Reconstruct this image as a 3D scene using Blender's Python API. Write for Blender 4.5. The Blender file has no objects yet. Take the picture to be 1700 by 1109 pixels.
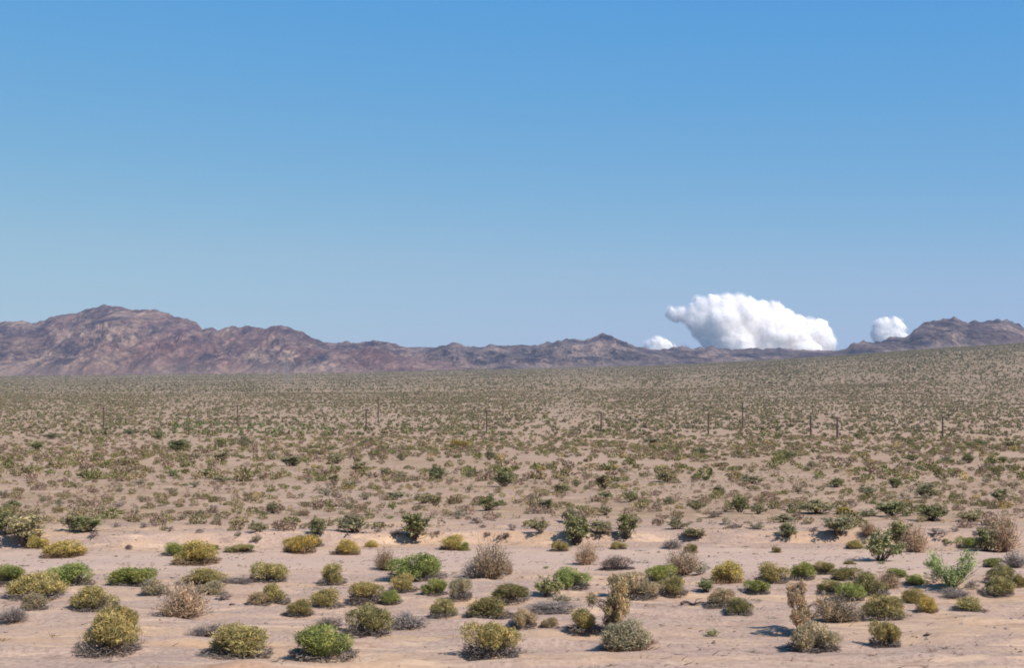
import bpy, math
import numpy as np
from mathutils import Vector, noise as mn

# ------------------------------------------------------------------ camera, sky, sun, exposure
W0, H0, F0, HOR = 1700.0, 1109.0, 2361.1, 600.0      # photo size, focal length in photo pixels, eye-level row
sc = bpy.context.scene
cam_d = bpy.data.cameras.new('camera')
cam = bpy.data.objects.new('camera', cam_d)
sc.collection.objects.link(cam)
cam.location = (0, 0, 0)
cam.rotation_euler = (math.radians(90), 0, 0)
cam_d.sensor_width = 36
cam_d.lens = 50
cam_d.shift_y = (HOR - H0 / 2) / W0
cam_d.clip_start = 0.5
cam_d.clip_end = 90000
sc.camera = cam

SUN_EL = math.radians(47)
SUN_AZ = math.radians(129)                             # clockwise from the view direction (+Y)
w = bpy.data.worlds.new('World')
sc.world = w
w.use_nodes = True
nt = w.node_tree
sky = nt.nodes.new('ShaderNodeTexSky')
sky.sky_type = 'NISHITA'
sky.sun_disc = False
sky.sun_elevation = SUN_EL
sky.sun_rotation = SUN_AZ
sky.altitude = 300
sky.air_density = 1.0
sky.dust_density = 0.3
sky.ozone_density = 8.0
# the film's response to the sky: cyan leaning, with a flattened green
sp_ = nt.nodes.new('ShaderNodeSeparateColor'); cb_ = nt.nodes.new('ShaderNodeCombineColor')
nt.links.new(sky.outputs[0], sp_.inputs[0])
# each channel: the smaller of (k * x) and (a + b * x), so that the horizon does not wash out
for i_, (k_, o_, a_, b_) in enumerate(((0.80, -0.29, 1.02, 0.42), (1.02, 0.0, 1.42, 0.465), (1.12, 0.0, 5.50, -0.04))):
    m1 = nt.nodes.new('ShaderNodeMath'); m1.operation = 'MULTIPLY_ADD'; m1.inputs[1].default_value = k_; m1.inputs[2].default_value = o_; m1.use_clamp = False
    m2 = nt.nodes.new('ShaderNodeMath'); m2.operation = 'MULTIPLY_ADD'; m2.inputs[1].default_value = b_; m2.inputs[2].default_value = a_
    mm = nt.nodes.new('ShaderNodeMath'); mm.operation = 'MINIMUM'
    mx_ = nt.nodes.new('ShaderNodeMath'); mx_.operation = 'MAXIMUM'; mx_.inputs[1].default_value = 0.05
    nt.links.new(sp_.outputs[i_], m1.inputs[0]); nt.links.new(sp_.outputs[i_], m2.inputs[0])
    nt.links.new(m1.outputs[0], mm.inputs[0]); nt.links.new(m2.outputs[0], mm.inputs[1]); nt.links.new(mm.outputs[0], mx_.inputs[0]); nt.links.new(mx_.outputs[0], cb_.inputs[i_])
nt.links.new(cb_.outputs[0], nt.nodes['Background'].inputs[0])
nt.nodes['Background'].inputs[1].default_value = 0.10

sl = bpy.data.lights.new('sun', 'SUN')
sl.energy = 4.5
sl.angle = math.radians(0.5)
sl.color = (1.0, 0.915, 0.82)
sun = bpy.data.objects.new('sun', sl)
sc.collection.objects.link(sun)
sd = Vector((math.sin(SUN_AZ) * math.cos(SUN_EL), math.cos(SUN_AZ) * math.cos(SUN_EL), math.sin(SUN_EL)))
sun.rotation_euler = sd.to_track_quat('Z', 'Y').to_euler()
sun.location = sd * 100

sc.view_settings.view_transform = 'Standard'
sc.view_settings.look = 'None'
sc.view_settings.exposure = 0.40
sc.view_settings.gamma = 1
sc.cycles.max_bounces = 8
sc.cycles.diffuse_bounces = 3
sc.cycles.transmission_bounces = 3
sc.cycles.volume_bounces = 2
sc.cycles.use_denoising = True
sc.cycles.filter_width = 1.8

# ------------------------------------------------------------------ helpers
C = sc.collection
rng = np.random.default_rng(7)


def lin(r, g, b):
    f = lambda c: (c / 255 / 12.92) if c / 255 <= 0.04045 else ((c / 255 + 0.055) / 1.055) ** 2.4
    return (f(r), f(g), f(b), 1)


def tag(o, label=None, cat=None, group=None, kind=None):
    if label: o['label'] = label
    if cat: o['category'] = cat
    if group: o['group'] = group
    if kind: o['kind'] = kind
    return o


def quads_mesh(name, V, Fq, col=None, mat=None, smooth=False):
    """numpy mesh of quads (or triangles): V (n,3), Fq (m,k)"""
    me = bpy.data.meshes.new(name)
    k = Fq.shape[1]
    me.vertices.add(len(V))
    me.vertices.foreach_set('co', np.asarray(V, np.float32).ravel())
    me.loops.add(Fq.size)
    me.loops.foreach_set('vertex_index', Fq.astype(np.int32).ravel())
    me.polygons.add(len(Fq))
    me.polygons.foreach_set('loop_start', np.arange(0, Fq.size, k, dtype=np.int32))
    me.polygons.foreach_set('use_smooth', np.full(len(Fq), smooth))
    me.update(calc_edges=True)
    me.validate()
    if col is not None:
        a = me.color_attributes.new('tint', 'FLOAT_COLOR', 'POINT')
        c4 = np.ones((len(V), 4), np.float32)
        c4[:, :3] = col
        a.data.foreach_set('color', c4.ravel())
    if mat: me.materials.append(mat)
    return me


def link(name, me, parent=None):
    o = bpy.data.objects.new(name, me)
    C.objects.link(o)
    if parent is not None: o.parent = parent
    return o


_P = np.random.default_rng(11).permutation(512)
_G = np.random.default_rng(12).normal(size=(512, 2))
_G /= np.linalg.norm(_G, axis=1)[:, None]


def perlin(x, y):
    xi = np.floor(x).astype(int); yi = np.floor(y).astype(int)
    xf = x - xi; yf = y - yi
    u = xf * xf * xf * (xf * (xf * 6 - 15) + 10); v = yf * yf * yf * (yf * (yf * 6 - 15) + 10)

    def g(ix, iy, dx, dy):
        h = _P[(_P[ix & 511] + iy) & 511]
        return _G[h, 0] * dx + _G[h, 1] * dy
    a = g(xi, yi, xf, yf); b = g(xi + 1, yi, xf - 1, yf)
    c = g(xi, yi + 1, xf, yf - 1); d = g(xi + 1, yi + 1, xf - 1, yf - 1)
    return (a + u * (b - a)) * (1 - v) + (c + u * (d - c)) * v


def fbm(x, y, o=4, gain=0.5):
    s = 0; a = 1; x = np.asarray(x, float); y = np.asarray(y, float)
    for i in range(o):
        s = s + a * perlin(x + 17.3 * i, y - 9.1 * i); x = x * 2.03; y = y * 2.03; a *= gain
    return s


def sstep(t):
    t = np.clip(t, 0, 1); return t * t * (3 - 2 * t)


# ------------------------------------------------------------------ shape of the ground
# distance from the camera (m) -> photo row where the plain lies at that distance
PR = np.array([(20, 1240), (27, 1109), (30, 1085), (36, 1020), (41, 985), (47, 960), (60, 915), (85, 860), (150, 800),
               (250, 760), (500, 725), (900, 692), (1600, 662), (2800, 640), (5000, 625), (7000, 618)], float)
LZ = np.log(PR[:, 0]); ZZ = -(PR[:, 1] - HOR) / F0 * PR[:, 0]
LZ = np.concatenate([[math.log(2), math.log(8)], LZ, [math.log(14000)]])
ZZ = np.concatenate([[-2.2, -3.3], ZZ, [ZZ[-1] - 20]])
EX = np.array([-900, 0, 300, 600, 850, 1100, 1250, 1400, 1550, 1700, 2600], float)
EY = np.array([626, 622, 620, 617, 612, 607, 600, 592, 582, 575, 545], float)


def bank_y(X):
    return 62.5 + 2.2 * fbm(X / 14.0, X * 0 + 3.3, 4) + 0.03 * X


def ground(X, Y, fine=True):
    X = np.asarray(X, float); Y = np.asarray(Y, float)
    Yp = np.maximum(Y, 2.0)
    d = np.log(Yp)
    z = 0
    for k in (-0.09, -0.045, 0, 0.045, 0.09):                    # a light smoothing of the table
        z = z + np.interp(d + k, LZ, ZZ) / 5
    xp = W0 / 2 + F0 * X / np.maximum(Yp, 600)
    zf = -(np.interp(xp, EX, EY) - HOR) / F0 * 7000
    t = sstep(np.log(Yp / 1300.0) / math.log(7000 / 1300.0))
    z = z + t * (zf + (618 - HOR) / F0 * 7000)
    if fine:
        b = bank_y(X)
        z = z + 0.55 * sstep((Y - b) / 0.6) - 0.55 * sstep((Y - b) / 60 - 0.02)
        near = np.exp(-np.maximum(Y - 20, 0) / 200.0)
        near = near * (1 - 0.7 * np.exp(-((Y - 54) / 6.5) ** 2))
        z = z + near * (0.16 * fbm(X / 9.0, Y / 5.0, 3) + 0.11 * fbm(X / 2.6, Y / 0.8, 4))
        # low sand ridges and rills that run across the view
        rd = 1 - np.abs(fbm(X / 16.0 + 5, Y / 3.4 + 0.15 * X / 4, 3)) * 3
        z = z + near * 0.16 * np.clip(rd, 0, 1) ** 3
        far = sstep((Y - 120) / 500)
        z = z + far * (0.9 * fbm(X / 110.0, Y / 90.0, 3) + np.clip(Y / 2500, 0, 2.2) * 2.0 * fbm(X / 420.0, Y / 380.0, 3))
    return z


def at_pixel(px, py):
    """where the line through photo pixel (px, py) meets the ground"""
    u = (px - W0 / 2) / F0; v = -(py - HOR) / F0
    Ys = np.exp(np.linspace(math.log(18), math.log(9000), 4000))
    f = ground(u * Ys, Ys) - v * Ys
    k = np.argmax(f > 0)
    if k == 0: k = 1
    a, b = f[k - 1], f[k]
    t = -a / (b - a) if b != a else 0
    Y = Ys[k - 1] + t * (Ys[k] - Ys[k - 1])
    return float(u * Y), float(Y)


# ------------------------------------------------------------------ materials
def new_mat(name):
    m = bpy.data.materials.new(name); m.use_nodes = True
    n = m.node_tree; n.nodes.clear()
    out = n.nodes.new('ShaderNodeOutputMaterial')
    return m, n, out


def nd(n, typ, **kw):
    o = n.nodes.new(typ)
    for k, v in kw.items(): setattr(o, k, v)
    return o


def noise_tex(n, vec, scale, detail=4, rough=0.6, dist=0):
    t = nd(n, 'ShaderNodeTexNoise')
    t.inputs['Scale'].default_value = scale; t.inputs['Detail'].default_value = detail
    t.inputs['Roughness'].default_value = rough; t.inputs['Distortion'].default_value = dist
    n.links.new(vec, t.inputs['Vector'])
    return t.outputs['Fac']


def ramp(n, fac, stops):
    r = nd(n, 'ShaderNodeValToRGB')
    e = r.color_ramp.elements
    while len(e) < len(stops): e.new(0.5)
    for i, (p, c) in enumerate(stops):
        e[i].position = p
        e[i].color = c if len(c) == 4 else (*c, 1)
    n.links.new(fac, r.inputs[0])
    return r.outputs[0]


def mixc(n, fac, a, b, blend='MIX'):
    m = nd(n, 'ShaderNodeMix', data_type='RGBA', blend_type=blend)
    for s, v in ((m.inputs[0], fac), (m.inputs[6], a), (m.inputs[7], b)):
        if hasattr(v, 'is_output'): n.links.new(v, s)
        elif isinstance(v, (int, float)): s.default_value = v
        else: s.default_value = v if len(v) == 4 else (*v, 1)
    return m.outputs[2]


def mapping(n, src, scale=(1, 1, 1), rot=(0, 0, 0)):
    m = nd(n, 'ShaderNodeMapping')
    m.inputs['Scale'].default_value = scale
    m.inputs['Rotation'].default_value = rot
    n.links.new(src, m.inputs[0])
    return m.outputs[0]


def ground_material():
    m, n, out = new_mat('desert_soil')
    g = nd(n, 'ShaderNodeNewGeometry').outputs['Position']
    st = mapping(n, g, (0.35, 1.0, 1.0), (0, 0, 0.06))
    gravel = ramp(n, noise_tex(n, g, 9.0, 6, 0.75), [(0.28, (0.225, 0.157, 0.125)), (0.5, (0.395, 0.282, 0.225)), (0.72, (0.53, 0.395, 0.32))])
    sand = ramp(n, noise_tex(n, g, 5.0, 5, 0.7), [(0.3, (0.40, 0.265, 0.175)), (0.7, (0.56, 0.39, 0.265))])
    f1 = ramp(n, noise_tex(n, st, 0.42, 6, 0.62, 0.6), [(0.47, (0, 0, 0)), (0.60, (1, 1, 1))])
    c = mixc(n, f1, gravel, sand)
    # thin wind-laid streaks of pale sand and of dark grit
    f5 = ramp(n, noise_tex(n, mapping(n, g, (0.13, 1.0, 1.0), (0, 0, -0.03)), 1.7, 6, 0.7, 0.5), [(0.54, (0, 0, 0)), (0.63, (0.8, 0.8, 0.8))])
    c = mixc(n, f5, c, (0.60, 0.425, 0.29))
    f6 = ramp(n, noise_tex(n, mapping(n, g, (0.16, 1.0, 1.0), (0, 0, 0.02)), 2.6, 6, 0.75, 0.4), [(0.57, (0, 0, 0)), (0.66, (0.6, 0.6, 0.6))])
    c = mixc(n, f6, c, (0.20, 0.135, 0.105))
    # rusty patches of finer soil
    f2 = ramp(n, noise_tex(n, mapping(n, g, (0.22, 1.0, 1.0)), 0.33, 5, 0.6), [(0.62, (0, 0, 0)), (0.72, (1, 1, 1))])
    c = mixc(n, mixc(n, 0.55, (0, 0, 0), f2), c, (0.42, 0.22, 0.10))
    # dark stones strewn in bands
    vo = nd(n, 'ShaderNodeTexVoronoi'); vo.inputs['Scale'].default_value = 5.5; vo.inputs['Randomness'].default_value = 1
    n.links.new(g, vo.inputs['Vector'])
    f3 = ramp(n, vo.outputs['Distance'], [(0.10, (1, 1, 1)), (0.20, (0, 0, 0))])
    f3b = ramp(n, noise_tex(n, st, 0.7, 4, 0.6), [(0.45, (0, 0, 0)), (0.62, (0.7, 0.7, 0.7))])
    f3 = mixc(n, 1.0, f3, f3b, 'MULTIPLY')
    c = mixc(n, f3, c, (0.15, 0.105, 0.09))
    # broad changes of soil over the plain, seen far off
    f4 = ramp(n, noise_tex(n, mapping(n, g, (0.5, 1, 1)), 0.012, 5, 0.6), [(0.4, (0, 0, 0)), (0.62, (1, 1, 1))])
    c = mixc(n, mixc(n, 0.45, (0, 0, 0), f4), c, (0.34, 0.23, 0.18))
    at = nd(n, 'ShaderNodeAttribute', attribute_name='tint')
    sep = nd(n, 'ShaderNodeSeparateColor'); n.links.new(at.outputs['Color'], sep.inputs[0])
    # far plain: desert pavement between creosote
    vo2 = nd(n, 'ShaderNodeTexVoronoi'); vo2.inputs['Scale'].default_value = 0.12
    n.links.new(mapping(n, g, (1, 0.35, 1)), vo2.inputs['Vector'])
    farc = ramp(n, noise_tex(n, mapping(n, g, (1, 0.3, 1)), 0.05, 6, 0.75), [(0.32, (0.17, 0.138, 0.078)), (0.5, (0.26, 0.19, 0.123)), (0.7, (0.37, 0.26, 0.18))])
    wm = nd(n, 'ShaderNodeMath', operation='MULTIPLY'); wm.inputs[1].default_value = 0.85; n.links.new(sep.outputs[2], wm.inputs[0])
    c = mixc(n, wm.outputs[0], c, ramp(n, noise_tex(n, mapping(n, g, (0.5, 1, 1)), 1.1, 6, 0.7), [(0.35, (0.22, 0.143, 0.092)), (0.5, (0.32, 0.218, 0.142)), (0.68, (0.47, 0.335, 0.222))]))
    ba = nd(n, 'ShaderNodeAttribute', attribute_name='bare')
    bm_ = nd(n, 'ShaderNodeMath', operation='MULTIPLY'); bm_.inputs[1].default_value = 0.75; n.links.new(ba.outputs['Fac'], bm_.inputs[0])
    c = mixc(n, bm_.outputs[0], c, ramp(n, noise_tex(n, g, 6.0, 6, 0.75), [(0.3, (0.41, 0.295, 0.235)), (0.7, (0.56, 0.415, 0.335))]))
    c = mixc(n, sep.outputs[0], c, farc)
    c = mixc(n, sep.outputs[1], c, mixc(n, 0.5, farc, (0.27, 0.18, 0.145)))
    b = nd(n, 'ShaderNodeBsdfPrincipled')
    n.links.new(c, b.inputs['Base Color'])
    b.inputs['Roughness'].default_value = 0.95
    b.inputs['Specular IOR Level'].default_value = 0.1
    bp = nd(n, 'ShaderNodeBump'); bp.inputs['Strength'].default_value = 0.6; bp.inputs['Distance'].default_value = 0.05
    n.links.new(noise_tex(n, g, 7.0, 6, 0.8), bp.inputs['Height'])
    n.links.new(bp.outputs[0], b.inputs['Normal'])
    n.links.new(b.outputs[0], out.inputs[0])
    return m


def rock_material(name, dark, mid, pale, red, redness, seed):
    m, n, out = new_mat(name)
    g = nd(n, 'ShaderNodeNewGeometry')
    p = nd(n, 'ShaderNodeMapping'); p.inputs['Location'].default_value = (seed * 900.0, seed * 331.0, 0); p.inputs['Scale'].default_value = (1, 0.22, 1.2)
    n.links.new(g.outputs['Position'], p.inputs[0]); p = p.outputs[0]
    c = ramp(n, noise_tex(n, p, 0.012, 8, 0.72, 0.4), [(0.42, dark), (0.48, mid), (0.56, pale)])
    c2 = ramp(n, noise_tex(n, p, 0.0045, 7, 0.72, 0.8), [(0.42, dark), (0.49, mid), (0.57, pale)])
    c = mixc(n, 0.55, c, c2)
    f = ramp(n, noise_tex(n, p, 0.0016, 4, 0.6), [(0.5 - redness, (0, 0, 0)), (0.62 - redness * 0.6, (1, 1, 1))])
    c = mixc(n, mixc(n, 0.6, (0, 0, 0), f), c, red)
    c = mixc(n, 0.8, c, ramp(n, noise_tex(n, p, 0.05, 8, 0.8), [(0.3, (0.12, 0.12, 0.15)), (0.5, (0.85, 0.85, 0.87)), (0.68, (2.0, 1.95, 1.85))]), 'MULTIPLY')
    # black desert varnish on outcrops
    f = ramp(n, noise_tex(n, p, 0.0085, 9, 0.8, 1.0), [(0.53, (0, 0, 0)), (0.60, (1, 1, 1))])
    c = mixc(n, mixc(n, 0.7, (0, 0, 0), f), c, dark)
    at = nd(n, 'ShaderNodeAttribute', attribute_name='tint')
    sep = nd(n, 'ShaderNodeSeparateColor'); n.links.new(at.outputs['Color'], sep.inputs[0])
    c = mixc(n, sep.outputs[0], c, pale)              # scree collects at the foot
    b = nd(n, 'ShaderNodeBsdfPrincipled')
    n.links.new(c, b.inputs['Base Color'])
    b.inputs['Roughness'].default_value = 0.95; b.inputs['Specular IOR Level'].default_value = 0.1
    bp = nd(n, 'ShaderNodeBump'); bp.inputs['Strength'].default_value = 1.0; bp.inputs['Distance'].default_value = 24
    n.links.new(noise_tex(n, p, 0.02, 8, 0.75), bp.inputs['Height'])
    n.links.new(bp.outputs[0], b.inputs['Normal'])
    n.links.new(b.outputs[0], out.inputs[0])
    return m


def leaf_material(name, trans=0.3, objcol=True):
    m, n, out = new_mat(name)
    at = nd(n, 'ShaderNodeAttribute', attribute_name='tint').outputs['Color']
    if objcol:
        oi = nd(n, 'ShaderNodeObjectInfo').outputs['Color']
        at = mixc(n, 1.0, oi, at, 'MULTIPLY')
    d = nd(n, 'ShaderNodeBsdfDiffuse'); t = nd(n, 'ShaderNodeBsdfTranslucent')
    n.links.new(at, d.inputs[0]); n.links.new(at, t.inputs[0])
    mx = nd(n, 'ShaderNodeMixShader'); mx.inputs[0].default_value = trans
    n.links.new(d.outputs[0], mx.inputs[1]); n.links.new(t.outputs[0], mx.inputs[2])
    n.links.new(mx.outputs[0], out.inputs[0])
    return m


def plain_material(name, c1, c2, scale=20):
    m, n, out = new_mat(name)
    tc = nd(n, 'ShaderNodeTexCoord').outputs['Object']
    c = ramp(n, noise_tex(n, tc, scale, 5, 0.7), [(0.35, c1), (0.65, c2)])
    b = nd(n, 'ShaderNodeBsdfPrincipled'); n.links.new(c, b.inputs['Base Color'])
    b.inputs['Roughness'].default_value = 0.85
    n.links.new(b.outputs[0], out.inputs[0])
    return m


M_soil = ground_material()
M_leaf = leaf_material('shrub_leaves', 0.30)
M_twig = leaf_material('grey_twigs', 0.05)
M_mass = leaf_material('plain_shrub_leaves', 0.25, objcol=False)
M_stone = plain_material('desert_stone', (0.16, 0.11, 0.09), (0.36, 0.27, 0.22), 1.5)
M_wood = plain_material('weathered_wood', (0.055, 0.035, 0.028), (0.10, 0.065, 0.05), 3)
M_steel = plain_material('galvanised_steel', (0.16, 0.165, 0.18), (0.24, 0.245, 0.26), 2)
M_glass = plain_material('brown_insulator_glaze', (0.10, 0.05, 0.03), (0.14, 0.08, 0.05), 8)
M_track = plain_material('pale_track_dirt', (0.42, 0.33, 0.25), (0.55, 0.44, 0.34), 0.05)

# ------------------------------------------------------------------ ground sheet
ys = [-60, -40, -25, -14, -8, -4, -1, 2, 4, 6, 8, 10, 12, 14, 16, 18]
y = 19.0
while y < 14000:
    ys.append(y)
    y *= 1.0055 if y < 75 else (1.011 if y < 300 else 1.02)
ys = np.array(ys)
u = np.concatenate([np.linspace(-2.2, -0.5, 40)[:-1], np.linspace(-0.5, 0.5, 330), np.linspace(0.5, 2.2, 40)[1:]])
YY = np.repeat(ys[:, None], len(u), 1)
XX = u[None, :] * np.sqrt(YY ** 2 + 30.0 ** 2)
ZZg = ground(XX, YY)
nr, nc = YY.shape
idx = np.arange(nr * nc).reshape(nr, nc)
Fq = np.stack([idx[:-1, :-1], idx[:-1, 1:], idx[1:, 1:], idx[1:, :-1]], -1).reshape(-1, 4)
xp = W0 / 2 + F0 * XX / np.maximum(YY, 600)
farm = sstep((np.log(np.maximum(YY, 2)) - math.log(350)) / (math.log(3500) - math.log(350)))
fan = sstep((xp - 1150) / 350) * sstep((YY - 4200) / 2200)
warm = sstep((YY - bank_y(XX) - 2) / 14) * (1 - 0.6 * sstep((YY - 300) / 900)) * (0.35 + 0.65 * sstep(0.5 + 1.5 * fbm(XX / 28, YY / 16, 3)))
col = np.stack([farm, fan, warm], -1).reshape(-1, 3)
me = quads_mesh('ground', np.stack([XX, YY, ZZg], -1).reshape(-1, 3), Fq, col, M_soil, True)
bare = sstep((YY - 47.5 - 2.5 * fbm(XX / 9, YY / 9, 2)) / 3) * sstep((bank_y(XX) - 2.2 - YY) / 1.2)          # the smooth bare strip before the bank
at_ = me.attributes.new('bare', 'FLOAT', 'POINT'); at_.data.foreach_set('value', bare.astype(np.float32).ravel())
tag(link('ground', me), 'pinkish tan gravel and sand of the open desert plain', 'ground', kind='structure')

# a pale dirt track scraped across the plain
pts = []
for i in range(41):
    px = 1232 + i * 2.4
    X, Y = at_pixel(px, 652.0 - 0.02 * (px - 1232))
    pts.append((X, Y))
V = []
for i, (X, Y) in enumerate(pts):
    wd = 22 * math.sin(math.pi * (i + 0.3) / 41) + 4
    for s in (-0.5, 0.5):
        yy = Y + s * wd
        V.append((X, yy, float(ground(X, yy)) + 0.35))
V = np.array(V); k = np.arange(0, 80, 2)
me = quads_mesh('dirt_track', V, np.stack([k, k + 2, k + 3, k + 1], -1), None, M_track)
tag(link('dirt_track', me), 'thin pale strip of bare dirt track far out', 'dirt track', kind='structure')

# ------------------------------------------------------------------ mountains
PROF = np.array([(-500, 585), (-300, 560), (-160, 548), (-60, 541), (0, 535), (28, 533), (60, 536), (75, 531), (92, 524), (118, 521), (135, 517),
    (150, 511), (163, 508), (180, 507), (200, 509), (215, 513), (235, 514), (257, 514), (275, 519), (290, 525), (310, 529), (325, 535),
    (336, 545), (352, 545), (363, 549), (375, 544), (390, 541), (415, 542), (440, 545), (450, 542), (463, 540), (480, 543), (500, 550),
    (517, 560), (540, 568), (562, 570), (575, 566), (592, 570), (610, 567), (622, 565), (640, 568), (655, 570), (668, 575), (690, 579),
    (725, 577), (740, 572), (752, 569), (765, 570), (782, 577), (800, 576), (815, 572), (830, 574), (850, 574), (870, 572), (882, 574),
    (905, 570), (930, 565), (950, 563), (970, 565), (985, 559), (1000, 553), (1010, 555), (1030, 564), (1045, 571), (1065, 577),
    (1085, 581), (1100, 580), (1115, 577), (1130, 575), (1150, 578), (1170, 578), (1182, 574), (1195, 577), (1210, 580), (1225, 581),
    (1240, 578), (1255, 578), (1275, 579), (1295, 577), (1310, 581), (1325, 580), (1345, 582), (1370, 582), (1390, 582), (1405, 577),
    (1418, 569), (1435, 568), (1455, 567), (1470, 564), (1480, 561), (1500, 560), (1510, 555), (1520, 545), (1530, 538), (1545, 533),
    (1560, 531), (1575, 529), (1583, 526), (1592, 529), (1605, 536), (1620, 534), (1640, 533), (1660, 530), (1675, 532), (1690, 539),
    (1700, 543), (1760, 556), (1900, 560), (2100, 590)], float)

ROCK_A = rock_material('mauve_tan_rock', (0.040, 0.038, 0.058), (0.135, 0.097, 0.098), (0.35, 0.245, 0.19), (0.18, 0.095, 0.09), 0.02, 1)
ROCK_B = rock_material('reddish_rock', (0.050, 0.040, 0.050), (0.155, 0.095, 0.092), (0.30, 0.195, 0.16), (0.165, 0.088, 0.082), 0.12, 2)
ROCK_C = rock_material('dark_grey_rock', (0.026, 0.028, 0.044), (0.095, 0.078, 0.082), (0.33, 0.24, 0.195), (0.13, 0.085, 0.08), 0.0, 3)


def mountain(name, label, prof, x0, x1, crestY, front, back, mat, seed, spur=0.5, pw=1.25, step=1.15, jag=1.5, scree=0.18):
    """a heightfield range: its crest follows prof (photo column, row), spurs and gullies run down to the plain"""
    prof = np.array(prof, float)
    xs = np.arange(x0, x1 + step, step)
    rows = np.interp(xs, prof[:, 0], prof[:, 1])
    rough = jag * (2.3 * fbm(xs / 15.0, xs * 0 + seed, 5, 0.52) + 1.2 * fbm(xs / 24.0, xs * 0 + seed + 50, 2))
    nf, nb = 110, 14
    s = np.concatenate([np.linspace(0, 1, nf), 1 + np.linspace(0, 1, nb + 1)[1:]])
    X = np.zeros((len(s), len(xs))); Y = X.copy(); Z = X.copy(); M = X.copy()
    uu = (xs - W0 / 2) / F0
    yc = crestY + 350 * fbm(xs / 260.0, xs * 0 + seed * 3.7, 2)
    zc = (HOR - rows) / F0 * yc
    zj = -rough / F0 * yc
    yf = crestY - front + 260 * fbm(xs / 170.0, xs * 0 + seed * 5.1, 2)
    for i, t in enumerate(s):
        yy = yf + (yc - yf) * t if t <= 1 else yc + back * (t - 1)
        xx = uu * yy
        gz = ground(xx, yy, False) - 6
        if t <= 1:
            base = t ** pw
            h = np.maximum(zc - gz, 0)
            # ridged noise, domain in metres, slanted spurs
            q = 0; a = 1.0; fx = 1 / 420.0
            wy0 = t * front * 0.30
            wx = xx + 260 * fbm(xx / 700.0, wy0 / 500.0 + seed, 3)
            wy = wy0 + 200 * fbm(xx / 600.0 + 9, wy0 / 500.0 + seed, 3)
            tot = 0
            for o in range(6):
                q = q + a * (1 - 2.2 * np.abs(perlin(wx * fx + seed * 13.1 + o * 5, wy * fx + seed * 2.3)))
                tot += a; fx *= 2.05; a *= 0.68
            q = q / tot
            g1 = 1 - 2.4 * np.abs(perlin(xx / 330.0 + 0.35 * fbm(xx / 500.0, wy0 / 300.0 + seed, 2) + seed, wy0 / 900.0 + 0 * xx))
            g2 = 1 - 2.4 * np.abs(perlin(xx / 120.0 + 0.5 * fbm(xx / 200.0, wy0 / 150.0 + seed, 2) + seed * 3, wy0 / 420.0 + 0 * xx))
            q = 0.55 * q + 0.30 * g1 + 0.17 * g2
            env = np.sin(math.pi * min(t, 1)) ** 0.7 * (0.55 + 0.45 * (1 - t))
            r = base + spur * env * (q - 0.45)
            r = np.minimum(np.maximum(r, 0.0), t ** 0.35 * 0.99 if t < 1 else 1)
            r = np.minimum(r, 0.25 + 0.76 * t) if t < 1 else r
            Z[i] = gz + h * r + zj * t ** 14
            M[i] = np.clip(scree * 2 * sstep((0.28 - r) / 0.28), 0, 1)
        else:
            Z[i] = gz + np.maximum(zc + zj - gz, 0) * (1 - (t - 1)) ** 1.3
        X[i] = xx; Y[i] = yy
    # side ends sink into the plain
    nrw, ncl = X.shape
    idx = np.arange(nrw * ncl).reshape(nrw, ncl)
    F = np.stack([idx[:-1, :-1], idx[:-1, 1:], idx[1:, 1:], idx[1:, :-1]], -1).reshape(-1, 4)
    me = quads_mesh(name, np.stack([X, Y, Z], -1).reshape(-1, 3), F, np.repeat(M.reshape(-1, 1), 3, 1), mat, True)
    return tag(link(name, me), label, 'mountain', kind='structure')


def sub(x0, x1, lo=None):
    p = [(a, b) for a, b in PROF if x0 <= a <= x1]
    return p


mountain('mountain', 'broad rounded mauve and tan mountain, the highest on the skyline', sub(-500, 362) + [(375, 553), (400, 566), (440, 585), (480, 606), (500, 622)],
         -500, 500, 8600, 2300, 1500, ROCK_A, 1, 0.85, 1.15)
mountain('mountain', 'double humped brown mountain joined to the foot of the highest one', [(250, 622), (300, 590), (330, 568), (352, 550)] + sub(363, 562) + [(585, 577), (620, 592), (650, 606), (690, 622)],
         250, 690, 8000, 1500, 1300, ROCK_A, 2, 0.8, 1.1)
mountain('hills', 'low reddish foothills in front of the brown mountains', [(330, 624), (370, 612), (400, 600), (430, 588), (455, 577), (475, 571), (500, 575), (530, 583), (560, 586), (590, 582), (615, 577), (640, 583), (660, 590), (690, 594),
          (720, 599), (760, 606), (800, 613), (830, 620)], 330, 830, 7300, 700, 900, ROCK_B, 3, 0.6, 1.0)
mountain('hills', 'brown ridge of several small knobs beyond the red foothills', [(520, 600), (540, 583), (555, 573)] + sub(562, 668) + [(690, 582), (720, 592), (760, 607), (790, 618)],
         520, 790, 8300, 1100, 1200, ROCK_A, 4, 0.55, 1.1)
mountain('hills', 'pale flat ridge showing in the gap of the skyline', [(600, 585), (640, 579), (670, 577), (700, 576), (725, 577), (760, 582), (800, 590)], 600, 800, 11500, 1200, 900, ROCK_A, 5, 0.2, 0.9, jag=0.2)
mountain('mountain', 'dark bluish range with a single pointed peak', [(640, 606), (680, 590), (705, 582)] + sub(725, 1085) + [(1110, 585), (1140, 592), (1180, 602), (1220, 612)],
         640, 1220, 8800, 1900, 1300, ROCK_C, 6, 0.85, 1.05)
mountain('hills', 'small dark hillock lying at the edge of the plain under the dark range', [(780, 617), (805, 613), (825, 609.5), (845, 608), (865, 610), (890, 612.5), (920, 615)], 780, 920, 6700, 250, 300, ROCK_C, 7, 0.3, 0.9, jag=0.3)
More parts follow.
